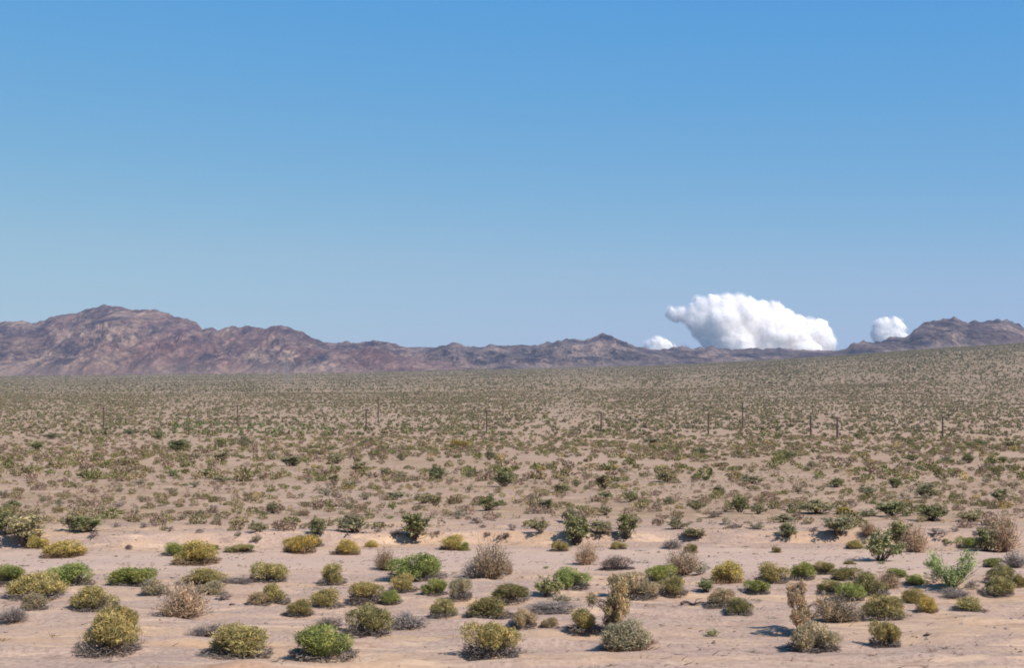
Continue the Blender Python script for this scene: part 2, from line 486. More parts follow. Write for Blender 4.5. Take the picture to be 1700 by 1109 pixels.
mountain('hills', 'dark low hills under the large white cloud', [(1020, 605), (1050, 590), (1085, 582)] + sub(1100, 1390) + [(1420, 584), (1460, 588), (1500, 594)],
         1020, 1500, 9000, 1500, 1200, ROCK_C, 8, 0.75, 1.0)
mountain('mountain', 'craggy brown mountain with a notched top beyond the rising plain', [(1340, 594), (1370, 588), (1390, 583)] + sub(1405, 2100), 1340, 2100, 8300, 1300, 1400, ROCK_C, 9, 0.9, 1.0, jag=2.3, scree=0.3)

# ------------------------------------------------------------------ shrub shapes
def quads_from(p, d, s, L, Wd):
    """thin leaf quads: centre p, long axis d, side axis s"""
    a = d * L[:, None] * 0.5; b = s * Wd[:, None] * 0.5
    V = np.stack([p - a - b, p - a + b, p + a + b * 0.6, p + a - b * 0.6], 1).reshape(-1, 3)
    F = np.arange(len(V)).reshape(-1, 4)
    return V, F


def unit(v):
    return v / np.maximum(np.linalg.norm(v, axis=-1, keepdims=True), 1e-6)


def leafset(p, radial, r, L, Wd, spread=0.8):
    d = unit(radial + r.normal(size=p.shape) * spread)
    s = unit(np.cross(d, r.normal(size=p.shape)))
    n = len(p)
    return quads_from(p, d, s, L * r.uniform(0.6, 1.4, n), Wd * r.uniform(0.6, 1.4, n))


def tints(p, r, amp=0.28, warm=0.25, k=4.0):
    n = len(p)
    a = 1 + amp * r.normal(size=n)
    clump = fbm(p[:, 0] * k + 3, p[:, 2] * k + p[:, 1] * k, 2)
    a = np.clip(a * (1 + 0.6 * clump), 0.35, 2.0)
    wv = np.clip(0.5 + 1.0 * clump + 0.35 * r.normal(size=n), 0, 1) * warm
    c = np.stack([a * (1 + wv), a * (1 + 0.1 * wv), a * (1 - 0.4 * wv)], 1)
    return np.repeat(c, 4, 0)


def join(parts):
    V = []; F = []; o = 0
    for v, f in parts:
        V.append(v); F.append(f + o); o += len(v)
    return np.concatenate(V), np.concatenate(F)


def twigs(base, tip, width, r, seg=4, wob=0.05):
    """bent twigs as crossed thin ribbons from base to tip"""
    parts = []
    n = len(base)
    prev = base
    off = r.normal(size=(n, 3)) * 0
    for i in range(1, seg + 1):
        t = i / seg
        off = off + r.normal(size=(n, 3)) * wob
        cur = base + (tip - base) * t + off
        cur[:, 2] = np.maximum(cur[:, 2], 0.0)
        d = cur - prev
        s1 = unit(np.cross(d, r.normal(size=(n, 3))))
        s2 = unit(np.cross(d, s1))
        w0 = width * (1 - 0.7 * (i - 1) / seg); w1 = width * (1 - 0.7 * i / seg)
        for s in (s1, s2):
            V = np.stack([prev - s * w0, prev + s * w0, cur + s * w1, cur - s * w1], 1).reshape(-1, 3)
            parts.append((V, np.arange(len(V)).reshape(-1, 4)))
        prev = cur
    return join(parts)


# every form is 1 wide, 1 deep and 1 high, standing on z=0
def form_mound(seed, n=5600, skirt=0.14):
    r = np.random.default_rng(seed)
    nl = r.integers(7, 12)
    ang = r.uniform(0, 6.283, nl); rad = np.sqrt(r.uniform(0, 1, nl)) * 0.32
    cx = np.cos(ang) * rad; cy = np.sin(ang) * rad
    lr = r.uniform(0.15, 0.26, nl)
    cz = (1 - (rad / 0.50) ** 2) * r.uniform(0.30, 0.80, nl)
    li = r.integers(0, nl, n * 2)
    dv = unit(r.normal(size=(n * 2, 3)) + np.array([0, 0, 0.35]))
    rr = lr[li] * r.uniform(0.35, 1.12, n * 2) ** 0.6 * np.where(r.random(n * 2) < 0.2, r.uniform(1.0, 1.35, n * 2), 1.0)
    p = np.stack([cx[li], cy[li], cz[li]], 1) + dv * rr[:, None] * np.array([1, 1, 1.15])
    p = p[(p[:, 2] > skirt * r.uniform(0.5, 1.2, len(p)))][:n]
    rad_v = unit(p - np.array([0, 0, -0.1]))
    leaf = leafset(p, rad_v + np.array([0, 0, 0.3]), r, 0.066, 0.013)
    lt = tints(p, r)
    ns = 150
    a = r.uniform(0, 6.283, ns); q = np.sqrt(r.uniform(0, 1, ns))
    base = np.stack([np.cos(a) * q * 0.18, np.sin(a) * q * 0.18, q * 0], 1)
    tip = np.stack([np.cos(a) * q * 0.50, np.sin(a) * q * 0.50, 0.06 + (1 - q ** 2) * 0.6 * r.uniform(0.5, 1, ns)], 1)
    st = twigs(base, tip, 0.009, r, 3, 0.03)
    m = 520
    a = r.uniform(0, 6.283, m); q = r.uniform(0.55, 1.0, m) ** 0.6
    pp = np.stack([np.cos(a) * q * 0.46, np.sin(a) * q * 0.46, r.uniform(0.01, skirt * 1.5, m)], 1)
    sk = leafset(pp, unit(pp), r, 0.10, 0.014, 1.0)
    V, F = join([st, sk])
    tt = np.repeat(np.clip(1 + 0.25 * r.normal(size=len(F)), 0.4, 1.8), 4)[:, None] * np.ones(3)
    return leaf, lt, (V, F), tt


def form_creosote(seed, n=2200, ns=26, low=0.25):
    r = np.random.default_rng(seed)
    a = r.uniform(0, 6.283, ns); q = r.uniform(0.1, 1, ns)
    base = np.stack([np.cos(a) * 0.05, np.sin(a) * 0.05, a * 0], 1)
    tip = np.stack([np.cos(a) * q * 0.46, np.sin(a) * q * 0.46, (1.0 - 0.45 * q ** 2) * r.uniform(0.55, 1.0, ns)], 1)
    st = twigs(base, tip, 0.011, r, 4, 0.035)
    # side twigs
    k = r.integers(0, ns, ns * 5); t = r.uniform(0.4, 0.95, ns * 5)[:, None]
    b2 = base[k] + (tip[k] - base[k]) * t
    t2 = b2 + unit(r.normal(size=b2.shape) + unit(tip[k] - base[k]) + [0, 0, 0.3]) * r.uniform(0.08, 0.2, (len(k), 1))
    st2 = twigs(b2, t2, 0.005, r, 2, 0.01)
    j = r.integers(0, len(k), n)
    tt_ = r.uniform(0.3, 1.15, (n, 1))
    p = b2[j] + (t2[j] - b2[j]) * tt_ + r.normal(size=(n, 3)) * 0.026
    p[:, 2] = np.maximum(p[:, 2], 0.03)
    p = p[p[:, 2] > low * r.uniform(0.3, 1.3, len(p))]
    leaf = leafset(p, unit(p + [0, 0, -0.2]) * 0.6, r, 0.055, 0.026, 1.0)
    V, F = join([st, st2])
    tt = np.repeat(np.clip(1 + 0.2 * r.normal(size=len(F)), 0.4, 1.8), 4)[:, None] * np.ones(3)
    return leaf, tints(p, r, 0.3, 0.2), (V, F), tt


def form_dry(seed, n=2400, flat=1.0):
    """a bare tangle of dry twigs with a few withered leaves"""
    r = np.random.default_rng(seed)
    nb = 130
    a = r.uniform(0, 6.283, nb); q = np.sqrt(r.uniform(0, 1, nb))
    base = np.stack([np.cos(a) * 0.10 * q, np.sin(a) * 0.10 * q, 0 * a], 1)
    tip = np.stack([np.cos(a) * q * 0.5, np.sin(a) * q * 0.5, (1 - 0.6 * q ** 2) * r.uniform(0.4, 1.0, nb)], 1)
    st = twigs(base, tip, 0.007, r, 4, 0.045)
    j = r.integers(0, nb, n)
    t = r.uniform(0.35, 1.02, (n, 1))
    p = base[j] + (tip[j] - base[j]) * t + r.normal(size=(n, 3)) * 0.06
    p[:, 2] = np.maximum(p[:, 2], 0.02)
    leaf = leafset(p, unit(tip[j] - base[j]), r, 0.075, 0.013, 1.2)
    tt = np.repeat(np.clip(0.8 + 0.25 * r.normal(size=len(st[1])), 0.3, 1.6), 4)[:, None] * np.ones(3)
    return leaf, tints(p, r, 0.3, 0.15), st, tt


def form_tall(seed, n=5200):
    """a ragged upright saltbush: several uneven clumps up a leaning stem"""
    r = np.random.default_rng(seed)
    cl = []
    for q_ in np.linspace(0, 1, 30):
        wz = 0.42 * (1 - q_) ** 0.5 + 0.18 + 0.10 * math.sin(q_ * 7 + seed)
        cl.append((r.normal() * wz * 0.55 + 0.06 * math.sin(q_ * 4 + seed), r.normal() * wz * 0.5, 0.10 + 0.84 * q_, r.uniform(0.07, 0.17)))
    P = []; B = []; T = []
    for x, y_, z, s in cl:
        m = int(n * s / 3.0)
        dv = unit(r.normal(size=(m, 3)))
        P.append(np.array([x, y_, z]) + dv * (s * r.uniform(0.15, 1.15, m) ** 0.7)[:, None])
        for _ in range(5):
            B.append((x * 0.15 + r.normal() * 0.03, y_ * 0.15 + r.normal() * 0.03, max(0, z - s * 1.8)))
            T.append(tuple(np.array([x, y_, z]) + unit(r.normal(size=3) + [0, 0, 0.5]) * s * 0.9))
    p = np.concatenate(P); p = p[p[:, 2] > 0.03]
    leaf = leafset(p, np.array([0, 0, 0.4]) + p * 0.3, r, 0.05, 0.016, 1.0)
    B = np.array(B); T = np.array(T)
    st = twigs(B, T, 0.010, r, 4, 0.02)
    st0 = twigs(np.array([(0.01 * i, 0, 0) for i in range(-2, 3)]), np.array([(0.05 * i, 0.02 * i, 0.8) for i in range(-2, 3)]), 0.02, r, 5, 0.03)
    V, F = join([st, st0])
    tt = np.repeat(np.clip(0.9 + 0.2 * r.normal(size=len(F)), 0.3, 1.6), 4)[:, None] * np.ones(3)
    return leaf, tints(p, r, 0.3, 0.28, 3.0), (V, F), tt


def form_fork(seed, n=1900):
    """a forked green shrub: two arms of fine leaves over a bushy foot"""
    r = np.random.default_rng(seed)
    arms = [((0, 0, 0.0), (-0.36, 0, 0.78), 0.11, 1.0), ((0, 0, 0.0), (0.34, 0.02, 0.88), 0.13, 1.0), ((0, 0, 0.0), (0.40, 0, 0.62), 0.08, 0.6), ((0.0, 0, 0), (0.0, 0, 0.40), 0.16, 1.3), ((-0.1, 0, 0.3), (-0.5, 0, 0.62), 0.06, 0.4)]
    P = []; B = []; T = []
    for b, t, s, k in arms:
        b = np.array(b); t = np.array(t)
        m = int(n * 0.23 * k)
        q = r.uniform(0.25, 1.1, (m, 1)) ** 0.7
        P.append(b + (t - b) * q + r.normal(size=(m, 3)) * s * 0.6)
        for _ in range(6):
            B.append(b + r.normal(size=3) * 0.01 * [1, 1, 0]); T.append(t + r.normal(size=3) * s)
    p = np.concatenate(P); p = p[p[:, 2] > 0.03]
    leaf = leafset(p, np.array([0, 0, 0.6]), r, 0.07, 0.014, 0.9)
    st = twigs(np.array(B), np.array(T), 0.010, r, 4, 0.02)
    tt = np.ones((len(st[0]), 3))
    return leaf, tints(p, r, 0.25, 0.1), st, tt


FORMS = {}


def add_form(fam, gen):
    (lv, lf), lt, (sv, sf), stt = gen
    lo = np.percentile(lv, 1.0, axis=0); hi = np.percentile(lv, 99.0, axis=0)      # bring every form to unit width, depth and height
    if fam != 'log':
        cen = np.array([(lo[0] + hi[0]) / 2, (lo[1] + hi[1]) / 2, 0]); sc_ = np.array([1 / (hi[0] - lo[0]), 1 / (hi[1] - lo[1]), 1 / hi[2]])
        lv = (lv - cen) * sc_; sv = (sv - cen) * sc_
        lv[:, 2] = np.maximum(lv[:, 2], 0)
    me_l = quads_mesh('foliage', lv, lf, lt, M_leaf)
    me_s = quads_mesh('stems', sv, sf, stt, M_twig)
    # one-mesh version for the shrubs that show too small for parts
    V, F = join([(lv, lf), (sv, sf)])
    both = quads_mesh('shrub', V, F, np.concatenate([lt, stt * np.array([1.15, 0.95, 1.1])]), M_leaf)
    FORMS.setdefault(fam, []).append((me_l, me_s, both))


for i in range(6): add_form('mound', form_mound(20 + i))
for i in range(5): add_form('creosote', form_creosote(40 + i))
for i in range(4): add_form('dry', form_dry(60 + i))
for i in range(3): add_form('small', form_creosote(80 + i, 700, 14, 0.1))
add_form('tall', form_tall(91)); add_form('tall', form_tall(97))
add_form('fork', form_fork(95))
add_form('log', form_mound(99, 2600, 0.05))

# kind code -> (family, foliage colour, twig colour, object name, look words, category)
TW = (0.19, 0.16, 0.14)
KINDS = {
    'G': ('mound', (0.195, 0.232, 0.082), TW, 'green_shrub', 'bright green', 'shrub'),
    'O': ('mound', (0.265, 0.245, 0.112), TW, 'olive_shrub', 'olive green', 'shrub'),
    'Q': ('mound', (0.20, 0.19, 0.09), TW, 'olive_shrub', 'dark olive', 'shrub'),
    'Y': ('mound', (0.33, 0.285, 0.105), (0.24, 0.16, 0.10), 'yellow_shrub', 'yellow green', 'shrub'),
    'P': ('mound', (0.285, 0.255, 0.17), TW, 'olive_shrub', 'greyish olive', 'shrub'),
    'S': ('creosote', (0.26, 0.255, 0.155), (0.16, 0.13, 0.11), 'creosote_bush', 'grey green', 'bush'),
    'K': ('creosote', (0.20, 0.22, 0.11), (0.12, 0.10, 0.085), 'creosote_bush', 'dark green', 'bush'),
    'D': ('dry', (0.34, 0.255, 0.175), (0.26, 0.18, 0.13), 'dry_shrub', 'dry tan', 'dry bush'),
    'B': ('dry', (0.25, 0.20, 0.135), (0.16, 0.12, 0.10), 'dry_shrub', 'brownish dry', 'dry bush'),
    'R': ('dry', (0.22, 0.195, 0.18), (0.18, 0.155, 0.145), 'dead_shrub', 'grey dead', 'dead bush'),
    'T': ('tall', (0.32, 0.28, 0.165), (0.30, 0.22, 0.17), 'saltbush', 'ragged grey green', 'saltbush'),
    'M': ('mound', (0.27, 0.255, 0.175), (0.20, 0.125, 0.09), 'saltbush', 'bushy grey green', 'saltbush'),
    'U': ('tall', (0.38, 0.30, 0.19), (0.27, 0.18, 0.13), 'saltbush', 'ragged brown', 'saltbush'),
    'F': ('fork', (0.22, 0.28, 0.10), (0.16, 0.18, 0.08), 'forked_shrub', 'feathery green', 'shrub'),
    'L': ('log', (0.15, 0.125, 0.115), (0.12, 0.10, 0.10), 'dead_shrub', 'dark grey', 'dead bush'),
    's': ('small', (0.24, 0.235, 0.16), (0.20, 0.17, 0.15), 'small_shrub', 'grey green', 'small shrub'),
    'r': ('small', (0.26, 0.225, 0.20), (0.20, 0.17, 0.15), 'small_shrub', 'dull grey', 'small shrub'),
    'g': ('small', (0.19, 0.24, 0.09), (0.18, 0.16, 0.10), 'small_shrub', 'fresh green', 'small shrub'),
}
# every shrub that can be told apart: photo column, photo row of its foot, width, height, kind, own label
SH = [
 # ---- the gravel flat nearest the camera
 (184,1080,92,62,'O','largest olive green mound with a wide dark base near the bottom edge'),
 (191,1052,66,48,'O','olive crown rising just behind the largest olive green mound'),
 (398,1091,92,58,'O','yellowish olive mound with a dark foot beside the bright green mound'),
 (538,1092,84,54,'G','bright green mound with a grey skirt at the near edge of the gravel'),
 (816,1086,76,52,'O','lone leaning olive mound near the bottom edge with a thin dark shadow'),
 (1037,1081,84,52,'M','grey green bushy saltbush with a rusty dark base and long shadow'),
 (1014,1052,72,98,'T','tallest ragged grey brown saltbush rising behind the bushy one with rusty base'),
 (1352,1079,76,44,'P','low olive and grey bush under the tall brown saltbush'),
 (1336,1056,66,90,'U','tall ragged brown saltbush with its shadow falling across the gravel'),
 (1392,1034,84,46,'B','sparse brownish bush spreading behind the tall brown saltbush'),
 (1470,1072,46,40,'O','thin sparse yellow green bush on the bare gravel with a dark shadow'),
 (1468,1028,70,40,'Q','wide dark olive mound alone behind the thin sparse yellow green bush'),
 (1181,1058,22,14,'g','tiny green tuft alone on a rusty patch of soil'),
 (20,1032,52,24,'R','grey dead bush cut by the left edge of the photo'),
 (305,1027,80,64,'D','dry tan bush with a black foot among the olive mounds'),
 (352,1052,74,18,'R','flat heap of dark broken dead twigs behind the yellowish olive mound'),
 (614,1052,70,46,'Q','twiggy dark olive bush with a thin open top behind the rusty soil'),
 (678,1043,64,26,'R','low grey dead bush right against the twiggy dark olive one'),
 (548,1042,40,20,'R','grey dead twigs just behind the bright green mound with grey skirt'),
 (870,1041,38,30,'P','pale greyish olive bush, first in a loose line of three'),
 (913,1042,28,18,'P','smallest greyish olive bush in the middle of a loose line of three'),
 (970,1047,48,36,'O','olive bush with yellow tips against the tallest saltbush'),
 (915,1014,84,14,'R','long flat strip of grey dead twigs under the dark green pair'),
 (155,1010,70,38,'O','olive mound directly behind the largest twice domed one'),
 (57,1012,40,28,'P','small grey footed olive bush in front of a wider olive one'),
 (62,991,78,40,'O','wide olive mound touching the bright green mound behind it'),
 (112,971,80,36,'G','wide bright green mound by the pale gravel strip, dark red underneath'),
 (14,967,48,30,'G','green and grey mound cut by the edge beside the wide green mound'),
 (220,972,74,30,'G','low wide green mound with a dark grey foot, its end raised'),
 (256,988,42,28,'P','small pale olive bush leaning against a low wide green mound'),
 (340,970,68,26,'O','flat topped olive mound between the dry tan bush and dark brush'),
 (352,988,46,24,'P','greyish olive bush just below the flat topped olive mound'),
 (393,968,54,11,'R','low dark strip of dead brush beside the flat topped olive mound'),
 (374,995,26,10,'r','little grey tuft under the flat topped olive mound'),
 (447,965,60,30,'O','smooth domed olive mound at the front of the pale gravel strip'),
 (454,1001,38,33,'O','upright olive mound joined to a lower one beside it'),
 (430,1004,34,22,'P','lower grey footed mound joined to an upright olive one'),
 (498,1021,38,26,'Q','small dark olive mound in front of a lighter olive one'),
 (540,1007,46,30,'O','light olive mound just behind a small dark one'),
 (552,970,44,34,'O','tall narrow olive mound alone on the gravel, thin shadow at its foot'),
 (607,996,56,30,'O','yellowish olive mound paired with a smaller green one'),
 (648,1002,30,23,'G','small green mound paired with a wider yellowish olive one'),
 (640,947,38,36,'B','brown dry bush at the back of a big green and olive clump'),
 (692,963,84,44,'G','big green and olive clump in front of the brown dry bush'),
 (668,981,40,28,'O','olive mound overlapping the foot of the big green clump'),
 (721,988,36,27,'G','rounded green mound just beyond the big green clump'),
 (764,993,36,34,'P','greyish olive upright bush beside a rounded green mound'),
 (737,1022,44,29,'O','olive mound in front of the rounded green mound and greyish one'),
 (812,1023,66,32,'Q','wide dark olive mound with a black foot and shadow'),
 (846,996,54,28,'Q','dark green grey mound behind the wide one with a black foot'),
 (816,961,58,62,'B','tall brown dry bush standing on the pale gravel strip'),
 (787,960,38,32,'R','dark bush with pinkish top against the tall brown dry bush'),
 (845,954,14,26,'D','tiny tan dry tuft near the tall brown dry bush'),
 (906,944,12,5,'g','tiny flat green tuft on the pale gravel strip'),
 (908,992,44,38,'K','dark green half of a joined pair above a strip of dead twigs'),
 (946,976,56,33,'G','bright topped half of a joined pair above a strip of dead twigs'),
 (935,1003,32,18,'s','grey green tuft under the joined green pair'),
 (1053,991,62,40,'P','greyish olive bush showing behind the tallest saltbush'),
 (1097,964,48,26,'G','vivid green mound at the foot of the pale tan bush'),
 (1135,954,54,46,'D','pale tan and grey dry bush above the vivid green mound'),
 (1162,955,32,18,'s','grey green sprawling tuft beside the pale tan dry bush'),
 (1117,986,42,30,'O','round olive mound just in front of the vivid green mound'),
 (1208,968,46,38,'Y','rounded yellow olive mound in the gap east of the tan bush'),
 (1171,983,30,20,'K','small thin dark green bush in front of the yellow olive mound'),
 (1257,985,38,22,'G','low green mound with a black shadow at its foot'),
 (1200,1005,50,28,'P','greyish olive mound touching a darker round one in front'),
 (1228,1021,40,29,'Q','round dark olive mound with a black shadow on bare gravel'),
 (1281,967,52,32,'O','olive mound with a brown foot beyond the yellow olive mound'),
 (1333,962,36,30,'G','upright green and olive mound beside a smaller rounder one'),
 (1365,952,34,20,'O','small round olive mound behind an upright green one'),
 (1404,963,44,21,'Q','flat dark olive mound with a reddish foot'),
 (1442,987,54,38,'Q','big dark olive mound in the middle of the right hand cluster'),
 (1475,976,44,28,'B','brown leafless bush against the big dark olive mound'),
 (1488,957,28,14,'G','little green cap showing behind the brown leafless bush'),
 (1519,971,30,17,'G','small loose green mound between the cluster and the feathery shrub'),
 (1378,985,36,23,'O','low olive mound joined end to end with a greener one'),
 (1412,997,44,29,'G','greener mound joined to a low olive one'),
 (1517,1002,40,25,'O','olive mound with a long black shadow behind a round one'),
 (1538,1015,32,25,'Y','round yellowish mound in front of one with a long black shadow'),
 (1585,991,48,16,'R','dark flat dead bush under the feathery green shrub'),
 (1608,1015,36,24,'O','lone small olive mound on bare gravel near the photo edge'),
 (1578,976,78,64,'F','feathery bright green shrub forked into two arms'),
 (1553,966,32,22,'s','thin grey green bush at the foot of the feathery forked shrub'),
 (1660,987,46,30,'O','olive mound stacked in front of a brown one by the photo edge'),
 (1662,966,46,28,'Q','brownish olive mound just behind an olive one by the photo edge'),
 (1614,977,28,13,'r','grey tuft between the forked shrub and the brownish olive mound'),
 (1693,974,22,20,'Q','dark olive bush cut by the right edge of the photo'),
 (1686,943,44,28,'R','grey dead bush cut by the right edge above the gravel'),
 (1648,941,28,15,'G','small vivid green mound under the tan bush at the photo edge'),
 (1411,937,20,7,'Q','thin flat dark tuft on the pale gravel strip'),
 (1462,937,14,6,'g','tiny green tuft in front of the big dark grey green bush'),
 # ---- along the low bank
 (108,923,56,25,'Y','two humped yellow green mound on the pale sand by the low bank'),
 (63,911,36,22,'Y','yellow olive mound under the tall grey green bush at the bank'),
 (40,906,52,50,'S','tall grey green bush with black shadow standing at the low bank'),
 (8,889,52,50,'K','dark green bush cut by the edge behind the tall grey green one'),
 (214,913,15,11,'L','small dark brown tumbleweed ball alone on the pale sand'),
 (328,936,62,38,'Y','yellow olive mound with dried flowers on the gravel side of the bank'),
 (292,922,38,21,'G','green mound tucked against the yellow olive one with dried flowers'),
 (352,913,24,10,'Q','small dark mound just behind the yellow olive one'),
 (398,917,40,14,'O','flat wedge of olive leaves alone on the bank'),
 (497,917,46,28,'Y','yellow domed mound with a brown foot on the bank'),
 (520,908,26,20,'Q','dark olive bush half behind the yellow domed mound'),
 (575,922,40,26,'Y','round yellow mound on the bank, second of the yellow pair'),
 (617,909,18,12,'Y','little yellow tuft on the bank with a strip of shadow'),
 (752,912,38,24,'Y','straggling yellow brown mound on the bank next to a green ball'),
 (771,915,16,15,'G','small green ball against the straggling yellow brown mound'),
 (930,916,28,17,'O','low olive mound on the bank in front of a dark bush'),
 (973,938,44,38,'D','tan bush with a black foot at the end of the dark grey mound'),
 (1025,945,70,26,'L','smooth dark grey dead mound lying like a log on the gravel'),
 (1026,912,26,13,'O','flat olive mound on the bank above the dark grey log shaped mound'),
 (1116,912,28,18,'R','dark grey brown dead bush just behind the pale tan bush'),
 (1147,918,20,16,'O','small olive ball behind the pale tan bush'),
 (1289,918,15,10,'Q','tiny brown olive ball alone on the pale gravel'),
 (1418,911,28,15,'O','low olive mound beside the big dark grey green bush'),
 (1466,932,66,54,'K','big round dark grey green bush with black shadow at the bank'),
 (1494,908,42,42,'K','dark green bush wedged behind the big round one'),
 (1518,917,42,48,'D','tan dry bush beside the big round dark grey green one'),
 (1442,888,26,22,'D','pinkish tan dry tuft showing behind the big round dark bush'),
 (1610,909,36,17,'G','low green mound between the bank and the tan bush at the edge'),
 (1577,903,26,9,'g','flat green tuft on the bank above the forked shrub'),
 (1637,916,38,38,'K','dark bush at the foot of the tall tan one by the photo edge'),
 (1662,917,54,60,'D','tall tan dry bush by the photo edge, taller than its dark neighbour'),
 (118,880,38,34,'S','grey green bush with an open top, half of a pair behind the bank'),
 (147,884,50,30,'K','darker half of a pair of bushes behind the bank with a black shadow'),
 (427,883,34,20,'S',''),(425,899,20,13,'s',''),(524,889,34,34,'K','upright dark green bush behind the yellow domed mound'),
 (585,884,62,32,'S','wide spreading grey green bush behind the round yellow mound'),
 (691,895,52,46,'K','largest dark green creosote bush behind the middle of the bank'),
 (895,884,32,26,'S',''),(957,905,42,50,'K','tall dark green bush at the bank above the tan bush'),
 (992,885,46,24,'S',''),(945,868,32,28,'S',''),(1043,895,36,46,'K','narrow upright dark bush above the flat olive mound'),
 (1125,879,36,22,'S',''),(1152,892,36,17,'S',''),(1305,892,36,28,'K',''),(1298,867,38,15,'S',''),
 (1390,889,50,34,'S','wide grey green bush behind the low olive mound'),
 # ---- on the plain beyond the bank
 (193,876,15,9,'r',''),(242,875,18,9,'r',''),(281,881,17,8,'r',''),(331,885,18,8,'r',''),(75,863,18,9,'r',''),(157,890,20,8,'r',''),
 (272,862,19,17,'s',''),(301,863,20,11,'s',''),(361,869,19,14,'s',''),(396,890,14,9,'s',''),(335,858,18,15,'s',''),(222,857,20,15,'s',''),
 (168,850,18,11,'s',''),(197,842,20,10,'r',''),(236,834,18,12,'s',''),(99,841,16,16,'s',''),(70,835,14,14,'s',''),(356,846,18,9,'r',''),
 (20,847,30,18,'K',''),(628,884,15,8,'r',''),(657,888,20,9,'r',''),(725,888,18,8,'r',''),(802,877,14,8,'r',''),(810,890,14,8,'r',''),
 (838,893,26,11,'r',''),(669,855,17,10,'s',''),(651,846,20,13,'g',''),(761,861,26,16,'s',''),(795,869,26,11,'r',''),(722,840,24,19,'S',''),
 (813,847,44,30,'K',''),(578,846,22,14,'s',''),(454,852,24,21,'S',''),(605,848,18,12,'s',''),(906,848,26,22,'S',''),(1048,834,28,24,'K',''),
 (1067,843,22,15,'K',''),(1112,838,22,16,'S',''),(1157,847,32,19,'S',''),(1227,851,28,30,'K',''),(1260,853,30,20,'S',''),(1187,859,32,13,'r',''),
 (1205,871,20,13,'s',''),(1220,877,26,9,'r',''),(1255,879,32,13,'s',''),(1004,855,24,18,'S',''),(975,854,32,14,'s',''),(852,881,18,13,'r',''),
 (885,852,16,9,'r',''),(1476,857,50,26,'K',''),(1437,859,36,15,'S',''),(1546,864,52,28,'K',''),(1403,854,30,14,'Y',''),(1358,853,54,26,'S',''),
 (1610,867,48,17,'S',''),(1669,876,24,18,'K',''),(1585,883,16,9,'r',''),(1556,886,36,10,'r',''),(1348,882,19,8,'r',''),(1630,884,30,13,'s',''),
 (1536,831,22,13,'s',''),(1661,833,28,24,'S',''),(1313,846,26,14,'s',''),(1500,828,20,12,'s',''),
 (61,748,26,16,'K',''),(263,730,22,16,'K',''),(296,750,36,22,'K',''),(364,743,26,17,'K',''),(407,743,32,20,'S',''),(366,767,28,18,'S',''),
 (139,794,24,17,'K',''),(286,791,32,13,'g',''),(347,794,30,19,'K',''),(370,800,28,12,'S',''),(286,820,20,12,'s',''),(259,828,15,13,'s',''),
 (200,817,14,10,'s',''),(216,722,28,11,'S',''),(85,729,32,12,'S',''),(329,762,28,11,'s',''),(6,828,16,16,'s',''),(127,812,20,12,'s',''),
 (228,806,24,11,'s',''),(322,809,24,11,'s',''),(482,774,34,18,'S',''),(559,770,32,20,'S',''),(597,784,28,18,'S',''),(667,765,20,18,'S',''),
 (726,796,36,24,'K',''),(747,803,20,12,'s',''),(820,789,28,20,'K',''),(837,808,34,28,'K',''),(643,788,22,13,'S',''),(668,798,26,18,'s',''),
 (554,803,20,17,'S',''),(513,803,18,12,'s',''),(582,812,24,13,'S',''),(544,823,36,13,'s',''),(607,830,30,12,'s',''),(657,830,34,14,'S',''),
 (706,835,42,16,'S',''),(779,793,20,14,'s',''),(812,764,20,18,'S',''),(762,743,32,14,'Y',''),(448,763,20,14,'s',''),(612,738,26,13,'S',''),
 (777,818,20,16,'s',''),(930,819,38,18,'S',''),(956,808,18,14,'S',''),(1001,813,28,28,'S',''),(1005,827,26,14,'K',''),
 (1106,801,36,19,'S',''),(1192,823,28,19,'S',''),(1156,798,17,13,'K',''),(1171,798,14,9,'K',''),(1248,803,46,16,'S',''),(903,781,22,15,'s',''),
 (1075,791,18,11,'s',''),(1036,788,24,13,'s',''),(846,799,22,13,'s',''),(1083,738,34,15,'S',''),(1162,755,30,13,'S',''),(1305,761,32,14,'K',''),
 (1389,809,26,17,'K',''),(1487,810,26,18,'K',''),(1442,822,30,18,'S',''),(1538,828,40,28,'S',''),(1609,769,26,17,'K',''),(1645,772,24,14,'K',''),
 (1664,769,18,12,'K',''),(1513,765,26,12,'K',''),(1571,768,22,11,'S',''),(1326,821,22,15,'s',''),(1639,803,20,13,'s',''),
 (1680,812,24,15,'s',''),(1348,778,22,14,'s',''),(1425,728,20,10,'K',''),(1488,732,18,10,'K',''),(1625,742,34,12,'K',''),(1680,744,28,12,'S',''),
]

LAND = [(70, 'under the high mountain\'s west foot'), (180, 'under the highest summit'), (300, 'under the highest mountain\'s shoulder'),
        (420, 'under the double humped mountain'), (540, 'east of the double hump'), (660, 'under the reddish foothills'),
        (780, 'under the dip in the skyline'), (900, 'under the dark range\'s shoulder'), (1010, 'under the pointed peak'),
        (1110, 'under the small low cloud'), (1230, 'under the tall white cloud'), (1340, 'below the cloud\'s tail'), (1440, 'between the two clouds'),
        (1540, 'under the small square cloud'), (1620, 'under the craggy notch'), (1800, 'under the craggy east end')]
BANDS = [(775, 'far out'), (815, 'halfway out'), (850, 'on the plain'), (872, 'beyond the bank'), (905, 'close behind the bank'), (2000, 'on the gravel')]
ORD = ['first', 'second', 'third', 'fourth', 'fifth', 'sixth', 'seventh', 'eighth']


